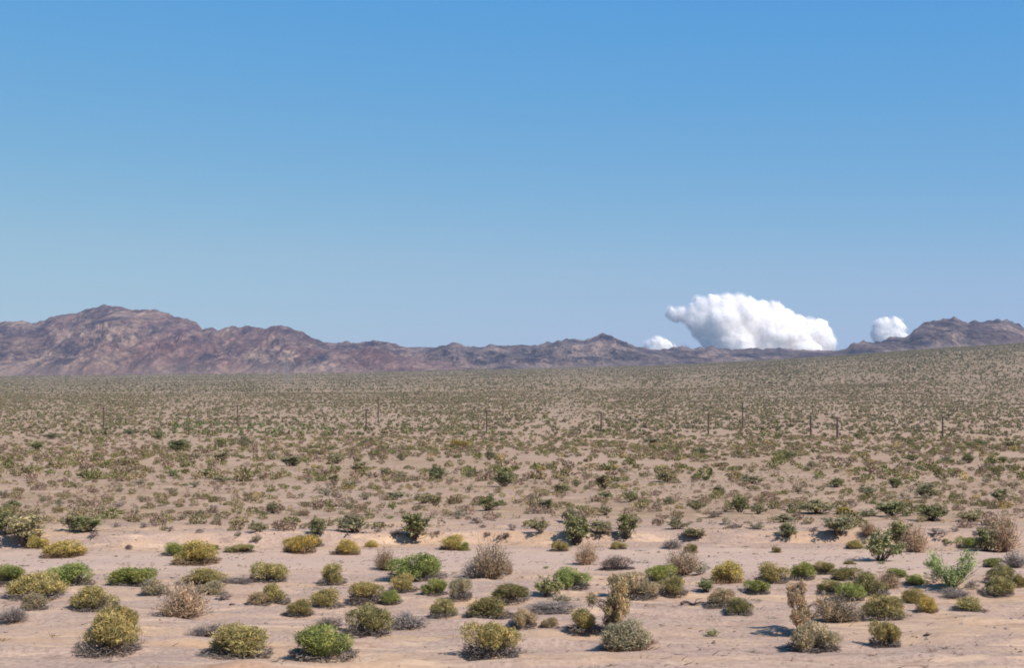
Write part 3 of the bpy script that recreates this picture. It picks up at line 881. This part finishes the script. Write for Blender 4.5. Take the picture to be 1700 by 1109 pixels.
def auto_labels():
    res = {}
    cells = {}
    for i, s in enumerate(SH):
        if s[5]: continue
        l = min(LAND, key=lambda q: abs(q[0] - 0 - s[0]))[1]
        b = next(t for lim, t in BANDS if s[1] < lim)
        cells.setdefault((l, b, KINDS[s[4]][4] + KINDS[s[4]][5], ), []).append(i)
    for (l, b, k), ids in cells.items():
        ids.sort(key=lambda i: SH[i][0])
        for j, i in enumerate(ids):
            s = SH[i]
            look = KINDS[s[4]][4]; cat = KINDS[s[4]][5]
            noun = {'bush': 'creosote bush', 'shrub': 'mound', 'small shrub': 'shrub'}.get(cat, cat)
            size = ''
            t = f'{look} {noun} {b} {l}'
            if len(ids) > 1:
                t += f', {ORD[j]} from left'
            res[i] = t
    return res


AUTO = auto_labels()
GROUPS = {'shrub': 'rounded shrubs dotted over the gravel and bank', 'bush': 'creosote bushes on the plain', 'dry bush': 'dry bushes on the gravel',
          'dead bush': 'grey dead bushes', 'saltbush': 'ragged saltbushes on the gravel', 'small shrub': 'small shrubs dotted over the desert'}
taken = []
for i, (px, py, pw_, ph_, kd, lab) in enumerate(SH):
    fam, lc, tc, oname, look, cat = KINDS[kd]
    X, Y = at_pixel(px, py)
    k = Y / F0
    wd, ht = pw_ * k * 0.98, ph_ * k * (0.98 if py > 900 else 0.9)
    taken.append((X, Y, wd))
    zz = float(ground(X, Y)) - 0.02
    ml, ms, both = FORMS[fam][i % len(FORMS[fam])]
    jit = rng.uniform(0.9, 1.12)
    hue = rng.uniform(-0.06, 0.06)
    jit *= 1.30 if py > 900 else 1.15
    colr = (lc[0] * jit * (1 + hue), lc[1] * jit, lc[2] * jit * (1 - hue), 1)
    rot = rng.uniform(-0.4, 0.4) if fam in ('tall', 'fork', 'log') else rng.uniform(0, 6.283)
    dep = wd * rng.uniform(0.85, 1.1)
    if kd == 'U': rot += math.pi
    if fam == 'log': rot = 0.25; dep = wd * 0.55
    if pw_ >= 24:
        root = bpy.data.objects.new(oname, None); C.objects.link(root)
        root.empty_display_size = 0.3
        for nm, m_, cc in (('foliage', ml, colr), ('stems', ms, (*tc, 1))):
            o = link(nm, m_, root)
            o.color = cc
            o.scale = (wd, dep, ht)
    else:
        root = link(oname, both)
        root.color = colr
        root.scale = (wd, dep, ht)
    root.location = (X, Y, zz)
    root.rotation_euler = (0, 0, rot)
    tag(root, lab or AUTO[i], cat, GROUPS[cat])
taken = np.array(taken)

# ------------------------------------------------------------------ the countless shrubs of the plain: one mass
def clear_of(X, Y, m=0.7):
    ok = np.ones(len(X), bool)
    for tx, ty, tw in taken:
        ok &= (X - tx) ** 2 + (Y - ty) ** 2 > (tw * m) ** 2
    return ok


PAL = np.array([(0.215, 0.205, 0.092), (0.265, 0.222, 0.125), (0.28, 0.215, 0.155), (0.165, 0.178, 0.070), (0.35, 0.28, 0.115), (0.255, 0.220, 0.132)])


def scatter(y0, y1, dens, leaves, size, hgt, lw, seed, umax=0.42, patch=0.6, palw=(3, 3, 2, 3, 0.6, 3), green=0.0):
    r = np.random.default_rng(seed)
    dens = dens * 2.0
    area = umax * (y1 ** 2 - y0 ** 2)
    n = int(area * dens)
    Y = np.sqrt(r.uniform(y0 ** 2, y1 ** 2, n)); X = r.uniform(-umax, umax, n) * Y
    keep = (fbm(X / (Y * 0.06 + 3), Y / (Y * 0.05 + 3) * 0.6 + seed, 3) * 1.6 + 0.5) * patch + (1 - patch) > r.uniform(0, 1, n) * (2.0 - 1.0 * sstep((X / Y + 0.02) / 0.3) * sstep((Y - 500) / 1500))
    if y0 >= 150:                                          # dry runnels carry no shrubs
        keep &= np.abs(fbm(X / 90.0 + 7, Y / 260.0, 3)) > 0.022
    px_ = W0 / 2 + F0 * X / Y
    thick = (((px_ - 400) / 150) ** 2 + ((Y - 640) / 110) ** 2 + 1.6 * fbm(X / 30, Y / 45, 3)) < 0.75
    keep |= thick & (r.uniform(0, 1, n) < 0.30)
    thick &= r.uniform(0, 1, n) < 0.6
    if y0 < 700: keep &= clear_of(X, Y)
    if y0 < 100: keep &= Y > bank_y(X) + 1.5
    X = X[keep]; Y = Y[keep]; n = len(X)
    Z = ground(X, Y)
    sz = size * np.clip(r.lognormal(0, 0.33, n), 0.5, 1.7) * np.where(r.random(n) < 0.5, 0.75, 1.1)
    hh = hgt * sz / size * r.uniform(0.7, 1.25, n)
    pw = np.array(palw, float); pw /= pw.sum()
    base = PAL[r.choice(len(PAL), n, p=pw)] * r.uniform(0.75, 1.25, (n, 1))
    base = base * np.array([1.15, 1.06, 1.08]) * (1 - green) + green * np.array([0.215, 0.196, 0.125])
    m = leaves
    base = np.where((thick[keep])[:, None], np.array([0.19, 0.215, 0.095]) * r.uniform(0.8, 1.2, (n, 1)), base)
    q = r.normal(size=(n, m, 3)); q /= np.linalg.norm(q, axis=2, keepdims=True)
    q *= (r.uniform(0.25, 1, (n, m, 1)) ** 0.5)
    lob = r.normal(size=(n, 1, 3)) * 0.15
    q = q + lob * q[:, :, 2:3]
    p = np.stack([q[..., 0] * sz[:, None] * 0.5, q[..., 1] * sz[:, None] * 0.5, np.maximum(q[..., 2] * 0.5 + 0.48, 0.02) * hh[:, None]], -1)
    P = (p + np.stack([X, Y, Z], -1)[:, None, :]).reshape(-1, 3)
    N = n * m
    rad = q.reshape(-1, 3) + np.array([0, 0, 0.3])
    d = unit(rad + r.normal(size=(N, 3)) * 0.7)
    s = unit(np.cross(d, r.normal(size=(N, 3))))
    L = np.repeat(sz, m) * lw * 1.5 * r.uniform(0.6, 1.4, N); Wd = np.repeat(sz, m) * lw * 0.8 * r.uniform(0.6, 1.4, N)
    V, F = quads_from(P, d, s, L, Wd)
    c = np.repeat(base, m, 0) * r.uniform(0.6, 1.4, (N, 1))
    c = np.repeat(c, 4, 0)
    return V, F, c


allp = [scatter(65, 210, 0.30, 34, 0.30, 0.20, 0.13, 9, palw=(1, 3, 4, 0.5, 1.0, 2)),
        scatter(64, 150, 0.20, 200, 0.62, 0.36, 0.075, 1, palw=(2, 3, 4, 1, 0.5, 2)),
        scatter(150, 500, 0.105, 90, 1.08, 0.62, 0.115, 2, palw=(3, 3, 3, 3, 0.6, 2)),
        scatter(500, 2000, 0.0310, 20, 1.6, 0.95, 0.28, 3, patch=0.5, green=0.35),
        scatter(2000, 7200, 0.0050, 7, 3.0, 1.7, 0.42, 4, patch=0.4, green=0.6)]
V = []; F = []; CC = []; o_ = 0
for v, f, c in allp:
    V.append(v); F.append(f + o_); CC.append(c); o_ += len(v)
me = quads_mesh('desert_scrub', np.concatenate(V), np.concatenate(F), np.concatenate(CC), M_mass)
tag(link('desert_scrub', me), 'countless grey green shrubs covering the plain out to the mountains', 'scrub', kind='stuff')
del V, F, CC, allp

# small withered tufts on the gravel, another countless mass
r = np.random.default_rng(31)
n = 520
Y = np.sqrt(r.uniform(26 ** 2, 63 ** 2, n)); X = r.uniform(-0.42, 0.42, n) * Y
ok = clear_of(X, Y, 0.5) & (fbm(X / 5, Y / 3, 3) > -0.05)
X = X[ok]; Y = Y[ok]; n = len(X); Z = ground(X, Y)
m = 34
sz = r.uniform(0.06, 0.22, n)
q = r.normal(size=(n, m, 3)) * [0.5, 0.5, 0.2]; q[..., 2] = np.abs(q[..., 2])
P = (q * sz[:, None, None] + np.stack([X, Y, Z], -1)[:, None, :]).reshape(-1, 3)
d = unit(q.reshape(-1, 3) + np.array([0, 0, 0.2]) + r.normal(size=(n * m, 3)) * 0.3); s = unit(np.cross(d, r.normal(size=d.shape)))
v, f = quads_from(P, d, s, np.full(len(P), 0.07), np.full(len(P), 0.010))
cc = np.repeat(np.repeat(np.where(r.random((n, 1)) < 0.6, [(0.30, 0.20, 0.13)], [(0.2, 0.18, 0.13)]), m, 0) * r.uniform(0.6, 1.3, (n * m, 1)), 4, 0)
tag(link('dry_grass', quads_mesh('dry_grass', v, f, cc, M_mass)), 'withered tufts scattered thinly over the gravel', 'dry grass', kind='stuff')

# dead twigs and litter lying in strips, mostly along the bank
r = np.random.default_rng(37)
n = 11000
Y = np.sqrt(r.uniform(26 ** 2, 75 ** 2, n)); X = r.uniform(-0.42, 0.42, n) * Y
near_bank = np.exp(-((Y - bank_y(X) - 1.5) / 2.5) ** 2)
ok = fbm(X / 5 + 40, Y / 1.4, 3) + 0.25 * near_bank > r.uniform(0.1, 0.6, n)
X = X[ok]; Y = Y[ok]; n = len(X); Z = ground(X, Y) + 0.02
a = r.normal(0, 0.5, n); L = r.uniform(0.05, 0.2, n)
tip = np.stack([X + np.cos(a) * L, Y + np.sin(a) * L, r.uniform(0, 0.08, n)], -1)
v, f = twigs(np.stack([X, Y, 0 * Z], -1), tip, 0.008, r, 2, 0.02)
v[:, 2] = v[:, 2] + ground(v[:, 0], v[:, 1]) + 0.01
cc = np.full((len(v), 3), (0.12, 0.085, 0.07)) * r.uniform(0.6, 1.6, (len(v), 1))
tag(link('twig_litter', quads_mesh('twig_litter', v, f, cc, M_mass)), 'dark dead twigs lying in thin strips on the soil', 'twig litter', kind='stuff')

# stones
r = np.random.default_rng(33)
n = 9000
Y = np.sqrt(r.uniform(25 ** 2, 68 ** 2, n)); X = r.uniform(-0.42, 0.42, n) * Y
ok = fbm(X / 4, Y / 1.8, 3) * 1.5 + 0.35 > r.uniform(0, 1, n)
X = X[ok]; Y = Y[ok]; n = len(X); Z = ground(X, Y)
oct_ = np.array([(1, 0, 0), (0, 1, 0), (-1, 0, 0), (0, -1, 0), (0, 0, 1), (0, 0, -1)], float)
tri = np.array([(0, 1, 4), (1, 2, 4), (2, 3, 4), (3, 0, 4), (1, 0, 5), (2, 1, 5), (3, 2, 5), (0, 3, 5)])
sz = r.lognormal(math.log(0.028), 0.5, n)
P = oct_[None] * r.uniform(0.6, 1.3, (n, 6, 1)) * sz[:, None, None] * np.array([1.2, 1.0, 0.6]) + r.normal(size=(n, 6, 3)) * 0.2 * sz[:, None, None] + np.stack([X, Y, Z], -1)[:, None, :]
f = (tri[None] + (np.arange(n) * 6)[:, None, None]).reshape(-1, 3)
tag(link('gravel', quads_mesh('gravel', P.reshape(-1, 3), f, None, M_stone)), 'loose dark and pale stones strewn over the flat', 'gravel', kind='stuff')

# ------------------------------------------------------------------ a fallen branch
def tube(pts, radii, sides=6):
    pts = np.array(pts, float); n = len(pts)
    V = []
    for i in range(n):
        d = pts[min(i + 1, n - 1)] - pts[max(i - 1, 0)]
        d = d / max(np.linalg.norm(d), 1e-6)
        a = np.cross(d, (0, 0, 1) if abs(d[2]) < 0.9 else (1, 0, 0)); a /= np.linalg.norm(a)
        b = np.cross(d, a)
        for j in range(sides):
            t = 6.28318 * j / sides
            V.append(pts[i] + radii[i] * (a * math.cos(t) + b * math.sin(t)))
    F = [(i * sides + j, i * sides + (j + 1) % sides, (i + 1) * sides + (j + 1) % sides, (i + 1) * sides + j) for i in range(n - 1) for j in range(sides)]
    # pinch the ends shut
    V.append(pts[0]); V.append(pts[-1]); c0 = len(V) - 2; c1 = len(V) - 1
    F += [(c0, (j + 1) % sides, j, c0) for j in range(sides)]
    F = [q for q in F if q[0] != q[3]] ; E = [((j + 1) % sides, j, c0) for j in range(sides)] + [((n - 1) * sides + j, (n - 1) * sides + (j + 1) % sides, c1) for j in range(sides)]
    return V, F, E


def tube_mesh(name, tubes, mat):
    V = []; F = []
    for pts, rad, *s in tubes:
        v, f, e = tube(pts, rad, s[0] if s else 6)
        o = len(V); V += [tuple(q) for q in v]
        F += [tuple(k + o for k in q) for q in f] + [tuple(k + o for k in q) for q in e]
    me = bpy.data.meshes.new(name); me.from_pydata(V, [], F); me.update(); me.materials.append(mat)
    return me


bp_ = []
for i in range(12):
    X, Y = at_pixel(1131 + i * 5.2, 1006 - 1.2 * math.sin(i * 0.9) - 0.2 * i)
    bp_.append((X, Y, float(ground(X, Y)) + 0.05 + 0.03 * math.sin(i * 1.3)))
side = [bp_[4], (bp_[4][0] + 0.12, bp_[4][1] + 0.3, bp_[4][2] + 0.09), (bp_[4][0] + 0.3, bp_[4][1] + 0.5, bp_[4][2] + 0.08)]
o = link('fallen_branch', tube_mesh('fallen_branch', [(bp_, np.linspace(0.045, 0.012, 12)), (side, [0.02, 0.014, 0.006])], M_wood))
tag(o, 'thin dark fallen branch lying on the gravel beside a greyish olive mound', 'branch')

# ------------------------------------------------------------------ wooden line poles on the plain
POLES = [(172, 676, 716, 'wooden pole farthest along the line toward the highest mountain'),
         (394, 672, 706, 'wooden pole rising from the green thicket under the double humped mountain'),
         (608, 679, 716, 'shorter wooden pole of the close pair, the nearer one'),
         (628, 659, 703, 'taller wooden pole of the close pair, standing farther back'),
         (808, 681, 718, 'lone wooden pole with a dark bush at its foot under the dark range'),
         (998, 684, 720, 'lone wooden pole standing under the pointed peak'),
         (1176, 687, 723, 'wooden pole just short of the tall cloud, nearer than its neighbour'),
         (1233, 669, 710, 'wooden pole under the tall cloud, standing farther back than its neighbours'),
         (1346, 690, 727, 'dark footed wooden pole under the falling side of the tall cloud'),
         (1390, 692, 729, 'slender wooden pole next to the dark footed one'),
         (1565, 691, 728, 'last wooden pole, under the craggy mountain')]


def shaft_mesh(h):
    return tube_mesh('shaft', [([(0, 0, -0.3), (0, 0, h * 0.5), (0, 0, h)], [0.33, 0.30, 0.25], 10)], M_wood)


for px, yt, yb, lab in POLES:
    X, Y = at_pixel(px, yb)
    h = (yb - yt) * Y / F0
    root = bpy.data.objects.new('line_pole', None); C.objects.link(root)
    root.location = (X, Y, float(ground(X, Y)))
    link('shaft', shaft_mesh(h), root)
    a = 0.09; L = 1.15; zc = h - 0.55
    cv = [(sx * L, -0.27 + sy * a, zc + sz_ * a) for sx in (-1, 1) for sy in (-1, 1) for sz_ in (-1, 1)]
    cf = [(0, 1, 3, 2), (4, 6, 7, 5), (0, 4, 5, 1), (2, 3, 7, 6), (0, 2, 6, 4), (1, 5, 7, 3)]
    me = bpy.data.meshes.new('crossarm'); me.from_pydata(cv, [], cf); me.materials.append(M_wood)
    link('crossarm', me, root)
    for sx in (-1.0, -0.45, 0.45, 1.0):
        io = link('insulator', tube_mesh('insulator', [([(0, 0, 0), (0, 0, 0.12), (0, 0, 0.2)], [0.05, 0.09, 0.05], 8)], M_glass), root)
        io.location = (sx * 1.02, -0.27, zc + a)
    tag(root, lab, 'pole', 'wooden poles crossing the plain')


# ------------------------------------------------------------------ far lattice towers
def lattice(px, yt, yb, Yd, lab, wscale=1.0):
    X = (px - W0 / 2) / F0 * Yd
    z0 = float(ground(X, Yd))
    h = (yb - yt) / F0 * Yd
    root = bpy.data.objects.new('transmission_tower', None); C.objects.link(root)
    root.location = (X, Yd, z0)
    bw = h * 0.11 * wscale; tw = h * 0.022
    lv = [0, 0.22, 0.42, 0.58, 0.7, 0.82, 0.92, 1.0]
    wa = lambda t: bw + (tw - bw) * min(1, t / 0.7) ** 0.8 if t < 0.7 else tw
    tr = h * 0.006
    for cx, cy in ((1, 1), (1, -1), (-1, 1), (-1, -1)):
        link('leg', tube_mesh('leg', [([(cx * wa(t), cy * wa(t), t * h) for t in lv], [tr] * len(lv), 5)], M_steel), root)
    br = []
    for a_, b_ in zip(lv[:-1], lv[1:]):
        wa0, wb0 = wa(a_), wa(b_)
        for (x1, y1), (x2, y2) in (((1, 1), (1, -1)), ((1, -1), (-1, -1)), ((-1, -1), (-1, 1)), ((-1, 1), (1, 1))):
            br.append(([(x1 * wa0, y1 * wa0, a_ * h), (x2 * wb0, y2 * wb0, b_ * h)], [tr * 0.6] * 2, 4))
            br.append(([(x2 * wa0, y2 * wa0, a_ * h), (x1 * wb0, y1 * wb0, b_ * h)], [tr * 0.6] * 2, 4))
    link('bracing', tube_mesh('bracing', br, M_steel), root)
    for t in (0.72, 0.84, 0.95):
        L = h * (0.17 if t == 0.84 else 0.13)
        link('crossarm', tube_mesh('crossarm', [([(-L, 0, t * h), (0, 0, t * h + tr * 3), (L, 0, t * h)], [tr, tr * 1.6, tr], 5),
                                                ([(-L, 0, t * h), (0, 0, t * h + h * 0.035), (L, 0, t * h)], [tr * 0.7] * 3, 4)], M_steel), root)
    tag(root, lab, 'pylon')


lattice(476, 590, 637, 3100, 'pale steel lattice pylon seen against the reddish foothills')
lattice(1330, 589, 602, 5200, 'small dark pylon on the rising plain under the tall cloud')

# ------------------------------------------------------------------ clouds
def cloud_material():
    m, n, out = new_mat('cloud_vapour')
    v = nd(n, 'ShaderNodeVolumePrincipled')
    v.inputs['Color'].default_value = (1, 0.985, 0.985, 1)
    v.inputs['Density'].default_value = 0.005
    v.inputs['Anisotropy'].default_value = 0.0
    n.links.new(v.outputs[0], out.inputs['Volume'])
    return m


def cloud_surface():
    m, n, out = new_mat('cloud_white')
    g = nd(n, 'ShaderNodeNewGeometry').outputs['Position']
    b = nd(n, 'ShaderNodeBsdfPrincipled')
    b.inputs['Base Color'].default_value = (0.99, 0.855, 0.80, 1)
    b.inputs['Roughness'].default_value = 1.0
    b.inputs['Specular IOR Level'].default_value = 0.0
    b.inputs['Subsurface Weight'].default_value = 1.0
    b.inputs['Subsurface Radius'].default_value = (1.0, 1.0, 1.0)
    b.inputs['Subsurface Scale'].default_value = 800.0
    n.links.new(b.outputs[0], out.inputs[0])
    return m


M_cloud = cloud_surface()
M_vapour = cloud_material()
CY = 26000.0


def cloud(name, label, blobs, seed, small=220):
    """puffs: (photo column, row, radius in photo pixels, depth offset in radii)"""
    r = np.random.default_rng(seed)
    k = CY / F0
    balls = []
    for px, py, pr in blobs:
        balls.append(((px - W0 / 2) * k, CY + r.uniform(-0.3, 0.3) * pr * k, (HOR - py) * k, pr * k))
    big = list(balls)
    areas = np.array([b[3] ** 2 for b in big]); areas /= areas.sum()
    for lvl, (cnt, lo, hi) in enumerate(((small // 2, 0.3, 0.55), (small, 0.14, 0.28))):
        src = list(balls)
        ar = np.array([b[3] ** 2 for b in src]); ar /= ar.sum()
        for _ in range(cnt):
            b = src[r.choice(len(src), p=ar)]
            d = unit(r.normal(size=3) + np.array([0, -0.5, 0.15]))
            R = b[3] * r.uniform(lo, hi)
            R = min(R, 9 * k) if lvl else R
            c = np.array(b[:3]) + d * (b[3] - R * 0.25)
            balls.append((c[0], c[1], c[2], R))
    # icosphere template
    import bmesh
    bm = bmesh.new(); bmesh.ops.create_icosphere(bm, subdivisions=2, radius=1)
    tv = np.array([v.co[:] for v in bm.verts]); tf = np.array([[v.index for v in f.verts] for f in bm.faces]); bm.free()
    V = np.concatenate([tv * b[3] + np.array(b[:3]) for b in balls]); F = np.concatenate([tf + i * len(tv) for i in range(len(balls))])
    c0 = np.array([(blobs[0][0] - W0 / 2) * k, CY, (HOR - 590) * k])
    me = quads_mesh(name, V - c0, F, None, M_cloud, True)
    o = link(name, me); o.location = c0
    rm = o.modifiers.new('Remesh', 'REMESH'); rm.mode = 'VOXEL'; rm.voxel_size = 1.25 * k; rm.use_smooth_shade = True
    sm = o.modifiers.new('Smooth', 'SMOOTH'); sm.factor = 0.5; sm.iterations = 7
    tx = bpy.data.textures.new(name + '_billow', 'CLOUDS'); tx.noise_scale = 6 * k; tx.noise_depth = 5
    dm = o.modifiers.new('Displace', 'DISPLACE'); dm.texture = tx; dm.strength = 3.5 * k; dm.mid_level = 0.5; dm.texture_coords = 'GLOBAL'
    tag(o, label, 'cloud', kind='thing')
    # the thin vapour that blurs its edge
    R2 = np.array([b[3] * 1.04 + r.uniform(0.8, 4.5) * k for b in balls])
    sel = r.random(len(balls)) < 0.5; sel[:len(blobs)] = True
    b2 = [balls[i] for i in np.nonzero(sel)[0]]; R2 = R2[sel]
    V = np.concatenate([tv * R2[i] + np.array(b[:3]) for i, b in enumerate(b2)]); F = np.concatenate([tf + i * len(tv) for i in range(len(b2))])
    vp = link('vapour', quads_mesh('vapour', V - c0, F, None, M_vapour, True), o)
    rm = vp.modifiers.new('Remesh', 'REMESH'); rm.mode = 'VOXEL'; rm.voxel_size = 1.6 * k; rm.use_smooth_shade = True
    dm = vp.modifiers.new('Displace', 'DISPLACE'); dm.texture = tx; dm.strength = 7 * k; dm.mid_level = 0.5; dm.texture_coords = 'GLOBAL'
    return o


cloud('cloud', 'large white heaped cloud standing over the dark low hills', [
    (1115, 521, 9), (1122, 525, 10), (1131, 521, 11), (1140, 526, 11), (1150, 520, 14), (1166, 512, 18), (1188, 508, 18), (1207, 504, 16), (1226, 503, 14), (1245, 508, 15), (1265, 514, 16), (1288, 519, 16), (1305, 528, 15),
    (1325, 538, 16), (1345, 549, 20), (1362, 558, 22), (1372, 570, 16), (1168, 535, 26), (1185, 555, 26), (1205, 535, 32), (1240, 540, 34), (1280, 550, 34),
    (1315, 560, 32), (1225, 575, 34), (1270, 585, 34), (1330, 585, 34), (1190, 580, 22), (1365, 590, 20)], 5, 260)
cloud('cloud', 'small low white cloud peeping over the ridge beside the pointed peak', [(1078, 574, 9), (1092, 571, 12), (1100, 580, 14), (1085, 585, 14), (1115, 582, 9), (1135, 583, 8)], 6, 60)
cloud('cloud', 'small square white cloud beside the craggy mountain', [(1458, 540, 10), (1470, 540, 12), (1485, 539, 12), (1494, 545, 10), (1462, 555, 13), (1478, 555, 15), (1492, 560, 12), (1470, 570, 14)], 8, 90)

# ------------------------------------------------------------------ desert air
m, n, out = new_mat('desert_air')
v = nd(n, 'ShaderNodeVolumePrincipled')
v.inputs['Color'].default_value = (0.50, 0.66, 1.0, 1)
v.inputs['Density'].default_value = 2.4e-5
v.inputs['Anisotropy'].default_value = 0.1
n.links.new(v.outputs[0], out.inputs['Volume'])
x0, x1, y0, y1, z0, z1 = -34000, 34000, -200, 14600, -140, 620
zmin = float(ZZg.min()); z0 = zmin - 1.0
hv = [(x, y, z) for x in (x0, x1) for y in (y0, y1) for z in (z0, z1)]
me = bpy.data.meshes.new('haze')
me.from_pydata(hv, [], [(0, 1, 3, 2), (4, 6, 7, 5), (0, 4, 5, 1), (2, 3, 7, 6), (0, 2, 6, 4), (1, 5, 7, 3)])
me.materials.append(m)
tag(link('haze', me), 'thin bluish desert air that pales the far mountains', 'haze', kind='stuff')
print('zmin', zmin, 'shrubs', len(SH))
